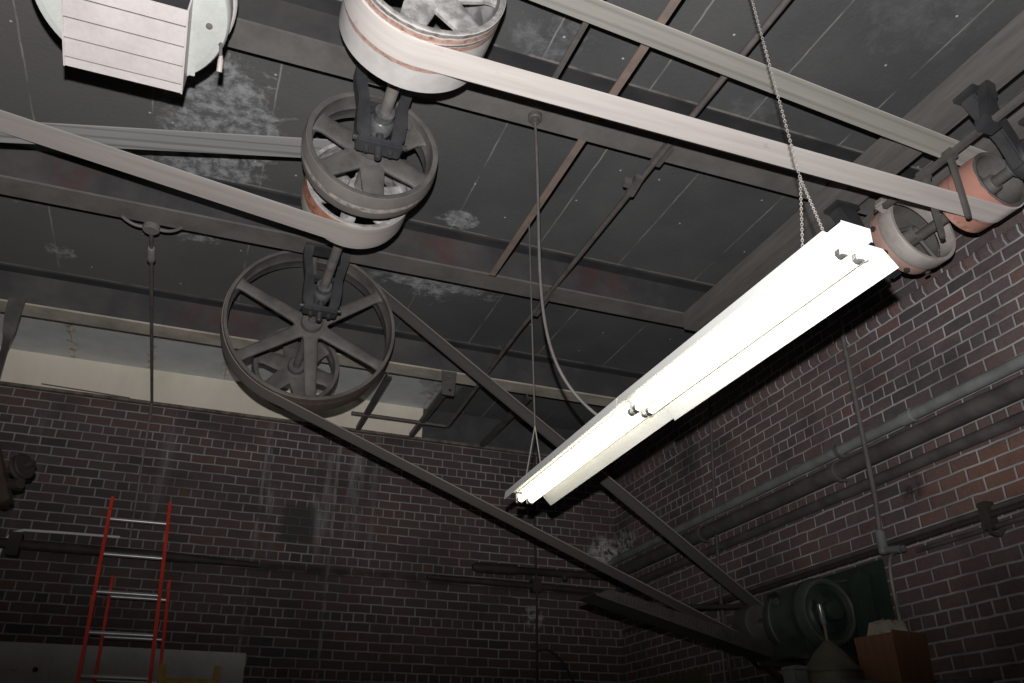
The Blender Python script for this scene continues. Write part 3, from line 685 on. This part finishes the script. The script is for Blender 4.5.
tag(MB().tube(bez([(3.13, 7.57, 1.12), (3.25, 7.56, 1.17), (3.4, 7.56, 1.1), (3.6, 7.57, .6)], 20), .013, 8).build('looped_cable', 'blackpipe'), 'black cable looping down to the right, low on the back wall', 'cable')

# ------------------------------------------------------------------ pipes on the walls
def pipe_run(name, pts, r, m, label, coup=(), cat='pipe', group=None, cm=None, clamps=()):
    t = thing(name, label, cat, pts[0], group)
    MB().tube(pts, r, 16).build('pipe', m, t)
    for c, ax in coup:
        MB().lathe([(r, -.045), (r + .008, -.04), (r + .008, .04), (r, .045)], c, ax, 16).build('coupling', cm or m, t)
    for c in clamps:
        MB().lathe([(r + .002, -.018), (r + .010, -.016), (r + .010, .016), (r + .002, .018)], c, 'Y', 16).span((c[0] + r, c[1] - .015, c[2] - .015), (RW - .003, c[1] + .015, c[2] + .015)).tube([(c[0] - .0, c[1], c[2] - r - .004), (c[0] + .01, c[1] - .05, c[2] - r - .02)], .012, 8).build('clamp', 'darkpipe', t)
    return t
g = 'pipes along the right wall'
pipe_run('grey_pipe', [(3.945, .3, 2.0), (3.945, 7.55, 2.0)], .036, 'galv', 'pale grey pipe on the right wall, uppermost of the three parallel pipes', (((3.945, 3.6, 2.0), 'Y'),), group=g, clamps=((3.945, 4.22, 2.0),))
pipe_run('dark_pipe', [(3.925, .3, 1.86), (3.925, 7.5, 1.86)], .055, 'darkpipe', 'thickest dark pipe on the right wall, just beneath the pale grey one', (), group=g, clamps=((3.925, 4.25, 1.86), (3.925, 5.9, 1.86)))
pipe_run('dark_pipe', [(3.955, .3, 1.715), (3.955, 7.5, 1.715)], .034, 'darkpipe', 'dark grey pipe on the right wall, lowest of the three parallel pipes', (), group=g)
t = thing('slim_conduit', 'slim conduit low on the right wall above the motor, with hook clamps, upper of two', 'conduit', (3.975, 4, 1.33), 'slim conduits above the motor')
MB().tube([(3.985, .5, 1.332), (3.985, 7.5, 1.332)], .015, 10).build('conduit', 'darkpipe', t)
for yy in (3.26, 2.55):
    MB().span((3.94, yy - .03, 1.22), (RW - .003, yy + .03, 1.37)).tube([(3.945, yy, 1.24), (3.93, yy - .03, 1.19), (3.93, yy - .07, 1.17), (3.94, yy - .10, 1.2)], .013, 8).build('hook_clamp', 'blackpipe', t, .004)
t = tag(MB().tube([(3.955, .5, 1.29), (3.955, 7.0, 1.29)], .014, 10).build('slim_conduit', 'blackpipe'), 'slim black conduit low on the right wall above the motor, lower of two', 'conduit', 'slim conduits above the motor')
tag(MB().tube([(3.985, .5, 1.236), (3.985, 3.80, 1.236)], .014, 10).build('grey_conduit', 'darkpipe'), 'short grey conduit on the right wall running right from the tee fitting', 'conduit')
# back wall pipes
t = thing('black_wall_pipe', 'black pipe crossing the back wall behind the red ladder', 'pipe', (-.5, 7.53, 1.66))
MB().tube([(-4.1, 7.54, 1.70), (-.2, 7.54, 1.697), (.56, 7.56, 1.69)], [.042, .042, .024], 12).build('pipe', 'blackpipe', t)
MB().span((-1.34, 7.47, 1.60), (-1.25, 7.6, 1.78)).build('pipe_clamp', 'blackpipe', t, .006)
t = pipe_run('stub_pipe', [(2.47, 7.545, 1.826), (2.52, 7.545, 1.826), (2.95, 7.545, 1.83), (3.9, 7.545, 1.84)], [.030, .048, .048, .046], 'blackpipe', 'thick black pipe stub on the back wall, below the big belt, upper of two', (((3.2, 7.545, 1.833), 'X'),), group='black pipes near the far corner') if False else None
t = thing('stub_pipe', 'thick black pipe with a rounded end on the back wall near the corner', 'pipe', (3.2, 7.545, 1.78), 'black pipes near the far corner')
MB().tube([(2.47, 7.545, 1.826), (2.50, 7.545, 1.826), (2.54, 7.545, 1.826), (2.9, 7.545, 1.83), (2.92, 7.545, 1.83), (3.85, 7.545, 1.84)], [.022, .042, .048, .048, .036, .036], 14).build('pipe', 'blackpipe', t)
MB().tube([(3.40, 7.54, 1.83), (3.40, 7.53, 1.765)], .028, 10).build('drain_stub', 'blackpipe', t)
t = thing('corner_pipe', 'thinner black pipe on the back wall running under the rounded pipe to the corner', 'pipe', (3.0, 7.55, 1.66), 'black pipes near the far corner')
MB().tube([(2.05, 7.57, 1.71), (2.4, 7.56, 1.708), (3.8, 7.55, 1.69)], [.02, .03, .03], 12).build('pipe', 'blackpipe', t)
MB().span((3.06, 7.51, 1.64), (3.15, 7.6, 1.76)).build('pipe_clamp', 'blackpipe', t, .006)
tag(MB().tube([(-1.40, 7.56, 1.30), (-1.385, 7.555, 1.62), (-1.37, 7.55, 1.73), (-1.33, 7.55, 1.79), (-1.26, 7.55, 1.815), (-.95, 7.555, 1.822), (-.56, 7.56, 1.826)], .011, 10).build('bent_conduit', 'white'), 'bright thin bent conduit on the back wall left of the ladder', 'conduit')
tag(MB().tube([(-1.43, 7.57, 3.07), (-1.0, 7.562, 3.055), (-.72, 7.55, 3.04)] , .006, 8).build('loose_wire', 'cord'), 'thin loose wire along the top of the bricks at far left', 'wire')

# ------------------------------------------------------------------ hung strap and sheave at the left edge
t = thing('hung_bracket', 'dark twisted strap and sheave hanging from the tan beam at the left edge', 'bracket', (-1.3, 6.15, 1.65))
R_ = [[(-1.50, 3.08, .0), (-1.39, 3.08, .0)], [(-1.495, 2.96, .0), (-1.395, 2.96, .0)], [(-1.475, 2.82, .0), (-1.40, 2.83, .02)], [(-1.455, 2.76, -.02), (-1.415, 2.76, .03)], [(-1.445, 2.70, -.03), (-1.42, 2.70, .03)], [(-1.435, 2.45, -.03), (-1.415, 2.45, .03)], [(-1.41, 2.1, -.03), (-1.39, 2.1, .03)]]
rings = [[Vector((a[0], 6.07 + a[2], a[1])), Vector((b[0], 6.07 + b[2], b[1])), Vector((b[0] + .002, 6.082 + b[2], b[1])), Vector((a[0] + .002, 6.082 + a[2], a[1]))] for a, b in R_]
MB().loft(rings, True, False).build('strap', 'darkpipe', t, .002)
MB().bar((-1.42, 6.06, 2.20), (-1.14, 6.0, 1.60), .09, .07).build('arm', 'brownwood', t, .006)
MB().lathe([(.03, -.03), (.08, -.028), (.085, -.02), (.07, -.01), (.07, .01), (.085, .02), (.08, .028), (.03, .03)], (-1.10, 5.95, 1.83), (.75, -.55, .25), 32).build('sheave', 'blackpipe', t)
MB().tube([(-1.18, 6.0, 1.81), (-1.03, 5.9, 1.85)], .022, 10).tube([(-1.14, 5.99, 1.72), (-1.08, 5.94, 1.72)], .035, 10).build('axle', 'blackpipe', t)

# ------------------------------------------------------------------ ladder and things low on the left
LT = ((-.673, 7.54, 2.12), (-.228, 7.54, 2.125))
t = thing('extension_ladder', 'red extension ladder with aluminium rungs leaning against the back wall', 'ladder', (-.36, 6.6, -H))
def lp(side, z, off=0, dx=0):
    y = 7.55 - (2.12 - z) * .42 + off
    x = (-.673 + (2.12 - z) * .066) if side < 0 else (-.228 + (2.12 - z) * .076)
    return Vector((x + dx, y, z))
for sd in (-1, 1):
    MB().bar(lp(sd, -H + .04, -.06), lp(sd, 2.12, -.06), .06, .026, (1, 0, 0)).build('fly_rail', 'red', t, .004)
    MB().bar(lp(sd, -H + .0, .02, .10 if sd < 0 else .06), lp(sd, 1.45, .02, .10 if sd < 0 else .06), .055, .022, (1, 0, 0)).build('base_rail', 'red', t, .004)
for k in range(12):
    z = 1.93 - .31 * k
    MB().tube([lp(-1, z, -.06, -.012), lp(1, z, -.06, .012)], .016, 10).build('rung', 'alu', t)
    if z < 1.5: MB().tube([lp(-1, z - .015, .02, .10), lp(1, z - .015, .02, .06)], .014, 10).build('rung', 'alu', t)
tag(MB().span((-4.1, 7.565, -.4), (.56, 7.6, .982)).build('wall_board', 'plaster', bevel=.004), 'scuffed white board fixed low on the back wall behind the ladder', 'board')
t = thing('switch_panel', 'grey-beige switch panel with two knobs on the white board at bottom left', 'panel', (-1.02, 7.53, .45))
MB().span((-1.25, 7.53, .45), (-.84, 7.563, .89)).build('plate', 'panel', t, .005)
MB().lathe([(.022, 0), (.022, .02), (.016, .024)], (-1.08, 7.532, .80), (0, -1, 0), 16).build('knob', 'panel', t)
MB().lathe([(.018, 0), (.018, .02), (.012, .024)], (-.935, 7.532, .79), (0, -1, 0), 16).build('knob', 'blackpipe', t)
t = thing('yellow_frame', 'worn yellow frame with two upright posts, right of the ladder at the bottom edge', 'frame', (.13, 6.55, -H))
for x in (-.045, .305):
    MB().bar((x - .0, 6.5, -H), (x, 6.5, .75), .045, .045).build('post', 'yellow', t, .004)
MB().bar((-.04, 6.5, .625), (.30, 6.5, .625), .05, .075).build('cross_rail', 'yellow', t, .004)
MB().bar((-.04, 6.5, -.4), (.30, 6.5, -.4), .05, .06).build('cross_rail', 'yellow', t, .004)

# ------------------------------------------------------------------ motor group on the right wall
t = thing('motor_board', 'dark green upright mounting board on the right wall behind the motor', 'board', (3.98, 4.45, .3))
MB().span((3.985, 4.09, .30), (RW - .003, 4.82, 1.255)).build('board', 'green', t, .006)
MB().span((3.88, 4.20, .42), (3.985, 4.31, 1.20)).build('upright_channel', 'green', t, .02)
MB().tube([(3.975, 4.32, 1.17), (3.972, 4.6, 1.21), (3.975, 4.8, 1.22)], .010, 8).build('conduit', 'greydust', t)
MZ, MX = .972, 3.765
t = thing('electric_motor', 'round dusty green electric motor on the right wall, at the end of the long belt', 'motor', (MX, 4.6, .62))
MB().lathe([(.165, .05), (.172, .01), (.185, .0), (.20, .006), (.212, .03), (.214, .12), (.205, .125), (.205, .34), (.214, .345), (.214, .40), (.205, .415), (.17, .45), (.07, .47)], (MX, 4.36, MZ), 'Y', 48).build('casing', 'greydust', t)
MB().lathe([(.205, 0), (.2185, .003), (.2185, .045), (.205, .048)], (MX, 4.43, MZ), 'Y', 48, closed=True).build('end_band', 'green', t)
MB().lathe([(.03, .01), (.07, .012), (.085, .024), (.12, .026), (.135, .042), (.162, .046), (.162, .052), (.03, .052)], (MX, 4.36, MZ), 'Y', 40, closed=True).build('front_cover', 'green', t)
for k in range(5):
    a = PI / 2 + 2 * PI * k / 5; d = Vector((math.cos(a), 0, math.sin(a)))
    q = [Vector((MX, 4.382, MZ)) + d * r + Vector((-d.z, 0, d.x)) * w for r, w in ((.088, -.025), (.118, -.035), (.118, .035), (.088, .025))]
    MB().prism(q, (0, .01, .0)).build('vent', 'slot', t)
MB().lathe([(.02, -.045), (.055, -.04), (.062, -.03), (.062, .02)], (MX, 4.35, MZ), 'Y', 28).build('bearing_cap', 'green', t)
MB().lathe([(.012, 0), (.028, .004), (.028, .02), (.018, .024)], Vector((MX, 4.62, MZ)) + Vector((-.19, 0, .085)), (-.92, 0, .4), 16).build('plug', 'greydust', t)
MB().box(Vector((MX - .165, 4.68, MZ + .135)), (.012, .10, .05), Matrix.Rotation(-.68, 3, 'Y')).build('nameplate', 'slot', t)
MB().span((MX - .17, 4.42, .721), (MX + .17, 4.80, .76)).build('base_plate', 'green', t, .006)
for sg in (-1, 1): MB().span((MX + sg * .15, 4.44, .75), (MX + sg * .10, 4.78, .88)).build('foot', 'green', t, .006)
MB().tube([(MX, 4.80, MZ + .01), (3.74, 5.26, 1.005)], .022, 14).build('shaft', 'shaft', t)
pb = MB().lathe([(.025, 0), (.115, 0), (.124, .005), (.127, .085), (.124, .165), (.115, .17), (.025, .17)], (3.74, 5.04, 1.01), 'Y', 40, closed=True).build('motor_pulley', 'darkpipe', t)
t = thing('motor_bracket', 'dark steel wall bracket carrying the green motor', 'bracket', (3.8, 4.6, .4))
for yy in (4.40, 4.76): MB().span((3.52, yy, .69), (RW - .003, yy + .06, .72)).build('arm', 'blackpipe', t, .003)
for yy in (4.43, 4.79): MB().bar((3.56, yy, .69), (3.99, yy, .36), .03, .03).build('brace', 'blackpipe', t)
tag(MB().tube([(RW, 5.42, 1.20), (3.4, 5.42, 1.16), (2.98, 5.40, 1.155)], .018, 10).build('support_bar', 'blackpipe'), 'short black bar jutting from the right wall behind the long belt', 'bar')
# sloping ribbed belt guard below the belt
t = thing('belt_guard', 'dusty brown ribbed belt guard trough sloping down to the right, below the long belt', 'guard', (3.1, 5.05, .72))
gx0, gz0, gx1, gz1 = 2.44, 1.10, 3.86, .765
dv = Vector((gx1 - gx0, 0, gz1 - gz0)); L = dv.length; dv.normalize(); uv = Vector((-dv.z, 0, dv.x))
def gp(s, y, w): return Vector((gx0, 0, gz0)) + dv * s + Vector((0, y, 0)) + uv * w
MB()._faces([gp(-.0, 4.95, 0), gp(L, 4.95, 0), gp(L, 5.2, 0), gp(.0, 5.2, 0), gp(.0, 4.95, .008), gp(L, 4.95, .008), gp(L, 5.2, .008), gp(.0, 5.2, .008)], [(0, 1, 2, 3), (4, 5, 6, 7), (0, 1, 5, 4), (1, 2, 6, 5), (2, 3, 7, 6), (3, 0, 4, 7)]).build('bottom_plate', 'guard', t)
MB().prism([gp(.0, 4.945, -.012), gp(L, 4.945, -.03), gp(L, 4.945, .07), gp(.10, 4.945, .055)], (0, .006, 0)).build('side_plate', 'guard', t)
mb = MB()
for k in range(44):
    s0 = .14 + k * (L - .2) / 44
    mb.bar(gp(s0, 4.942, .004), gp(s0, 4.942, .05), .010, .006, (0, 1, 0))
mb.build('ribs', 'guard', t)
MB().prism([gp(.0, 5.195, -.0), gp(L, 5.195, -.0), gp(L, 5.195, .06), gp(.1, 5.195, .055)], (0, .006, 0)).build('side_plate', 'guard', t)
MB().bar(gp(.3, 5.2, .02), (RW, 5.6, 1.0), .02, .02).build('stay', 'blackpipe', t)
MB().bar(gp(1.3, 5.2, .02), (RW, 5.5, .78), .02, .02).build('stay', 'blackpipe', t)

# ------------------------------------------------------------------ cabinet top at lower right and what stands on it
SHZ = .422
t = thing('tool_cabinet', 'dark steel cabinet at the bottom edge under the cardboard box and oil can', 'cabinet', (3.45, 3.3, -H))
MB().span((2.74, 3.18, -H), (3.97, 4.2, SHZ - .03)).build('body', 'blackpipe', t, .005)
MB().span((2.72, 3.16, SHZ - .03), (3.98, 4.22, SHZ)).build('top', 'darkpipe', t, .004)
for y0, y1 in ((3.2, 3.68), (3.7, 4.18)):
    d = MB().span((2.722, y0, -H + .08), (2.74, y1, SHZ - .06)).build('door', 'blackpipe', t, .004)
    MB().bar((2.712, y0 + .06, -.3), (2.712, y0 + .06, -.15), .015, .02).build('handle', 'chrome', d)
t = thing('cardboard_box', 'brown open cardboard box with plastic stuffed in it, standing on the cabinet', 'box', (3.24, 3.35, SHZ))
bz, bt = SHZ + .001, .665
A, B_, Cc, Dd = Vector((3.17, 3.53, 0)), Vector((3.21, 3.32, 0)), Vector((3.45, 3.36, 0)), Vector((3.41, 3.57, 0))
def wallp(p, q, out):
    p, q = p.copy(), q.copy(); n = (q - p).cross(Vector((0, 0, 1))).normalized() * .006
    c = Vector((3.31, 3.445, 0)); f = 1.04
    pt, qt = c + (p - c) * f, c + (q - c) * f
    return MB()._faces([Vector((v.x, v.y, z)) for v, z in ((p, bz), (q, bz), (qt, bt + out), (pt, bt + out))] + [Vector((v.x, v.y, z)) - n for v, z in ((p, bz), (q, bz), (qt, bt + out), (pt, bt + out))], [(0, 1, 2, 3), (4, 5, 6, 7), (0, 1, 5, 4), (1, 2, 6, 5), (2, 3, 7, 6), (3, 0, 4, 7)])
for p, q, oo in ((A, B_, 0), (B_, Cc, .012), (Cc, Dd, .0), (Dd, A, -.01)): wallp(p, q, oo).build('side', 'wood', t)
MB()._faces([Vector((v.x, v.y, bz + z)) for z in (.001, .006) for v in (A, B_, Cc, Dd)], [(0, 1, 2, 3), (4, 5, 6, 7), (0, 1, 5, 4), (1, 2, 6, 5), (2, 3, 7, 6), (3, 0, 4, 7)]).build('bottom', 'wood', t)
mb = MB(); rnd = random.Random(3)
rings = []
for i in range(10):
    a = -PI / 2 + PI * (i + .5) / 10
    rings.append([Vector((3.30, 3.445, .665)) + Vector((math.cos(a) * math.cos(b) * .10, math.cos(a) * math.sin(b) * .10, math.sin(a) * .085)) * rnd.uniform(.78, 1.15) for b in [2 * PI * k / 14 for k in range(14)]])
tag(mb.loft(rings).build('plastic_bag', 'bag'), 'crumpled clear plastic bag poking out of the cardboard box', 'bag')
t = thing('oil_can', 'dull tin oil can with cone top and thin spout, left of the cardboard box', 'oil can', (2.97, 3.55, SHZ))
ox, oy = 3.02, 3.56
MB().lathe([(.001, 0), (.135, .0), (.14, .006), (.138, .07), (.142, .075), (.142, .085), (.135, .09), (.075, .17), (.028, .215), (.02, .225), (.001, .226)], (ox, oy, SHZ), 'Z', 32).build('body', 'tin', t)
MB().tube([(ox, oy, SHZ + .215), (ox, oy, SHZ + .30)], .010, 12).build('spout_base', 'tin', t)
MB().tube([(ox, oy, SHZ + .30), (ox - .004, oy, SHZ + .31), (ox - .016, oy - .004, SHZ + .40)], [.011, .015, .014], 12).build('spout', 'chrome', t)
t = thing('small_grey_box', 'small light grey box on the cabinet, left of the oil can', 'box', (2.8, 3.6, SHZ))
MB().span((2.80, 3.56, SHZ), (2.875, 3.66, SHZ + .10)).build('body', 'grey', t, .004)
MB().span((2.797, 3.557, SHZ + .085), (2.878, 3.663, SHZ + .105)).build('lid', 'grey', t, .003)
t = thing('steel_vise_plate', 'shiny edged steel plate lying on the cabinet, right of the cardboard box', 'plate', (3.5, 3.1, SHZ))
MB().lathe([(.02, 0), (.12, 0), (.125, .004), (.125, .018), (.118, .022), (.02, .022)], (3.50, 3.24, SHZ + .001), 'Z', 32, closed=True).build('disc', 'darkpipe', t)
MB().lathe([(.119, 0), (.126, .001), (.126, .006), (.119, .007)], (3.50, 3.24, SHZ + .0235), 'Z', 32, closed=True).build('polished_edge', 'chrome', t)
tag(MB().span((3.99, 6.16, .1), (RW, 7.26, .855)).build('wall_panel', 'olive', bevel=.003), 'dull olive board low on the right wall near the corner, at the bottom edge', 'board')

# ------------------------------------------------------------------ light: the camera's flash and the lit tubes
fl = bpy.data.lights.new('camera_flash', 'SPOT'); fl.energy = 820; fl.spot_size = math.radians(104); fl.spot_blend = .75; fl.shadow_soft_size = .014; fl.color = (1, .985, .965)
fo = bpy.data.objects.new('camera_flash', fl); C.objects.link(fo)
CM = Matrix(((0.9350034, -0.1650719, -0.3138787), (-0.3546376, -0.4374282, -0.8263708), (-0.0008888, 0.8839729, -0.4675375)))
up = CM.col[1]; fwd = -CM.col[2]; rt = CM.col[0]
fo.location = up * .165 + Vector((0, 0, H)) - rt * .01
aim = (fwd + up * .47).normalized()
zz = -aim; xx = rt; yy = zz.cross(xx).normalized()
fo.rotation_euler = Matrix((xx, yy, zz)).transposed().to_euler()
fo.scale = (1.45, 1, 1)                 # the beam of a flash head is wider than it is high

w = bpy.data.worlds.new('dark_shop'); bpy.context.scene.world = w; w.use_nodes = True
w.node_tree.nodes['Background'].inputs[0].default_value = (.9, .95, 1, 1); w.node_tree.nodes['Background'].inputs[1].default_value = .004

cd = bpy.data.cameras.new('camera'); co = bpy.data.objects.new('camera', cd); C.objects.link(co)
co.matrix_world = Matrix.Translation((0, 0, H)) @ CM.to_4x4()
cd.sensor_width = 36; cd.lens = 29.771; cd.clip_start = .02
S = bpy.context.scene; S.camera = co
S.view_settings.view_transform = 'Standard'; S.view_settings.look = 'None'; S.view_settings.gamma = 1; S.view_settings.exposure = 0
S.view_settings.use_curve_mapping = False
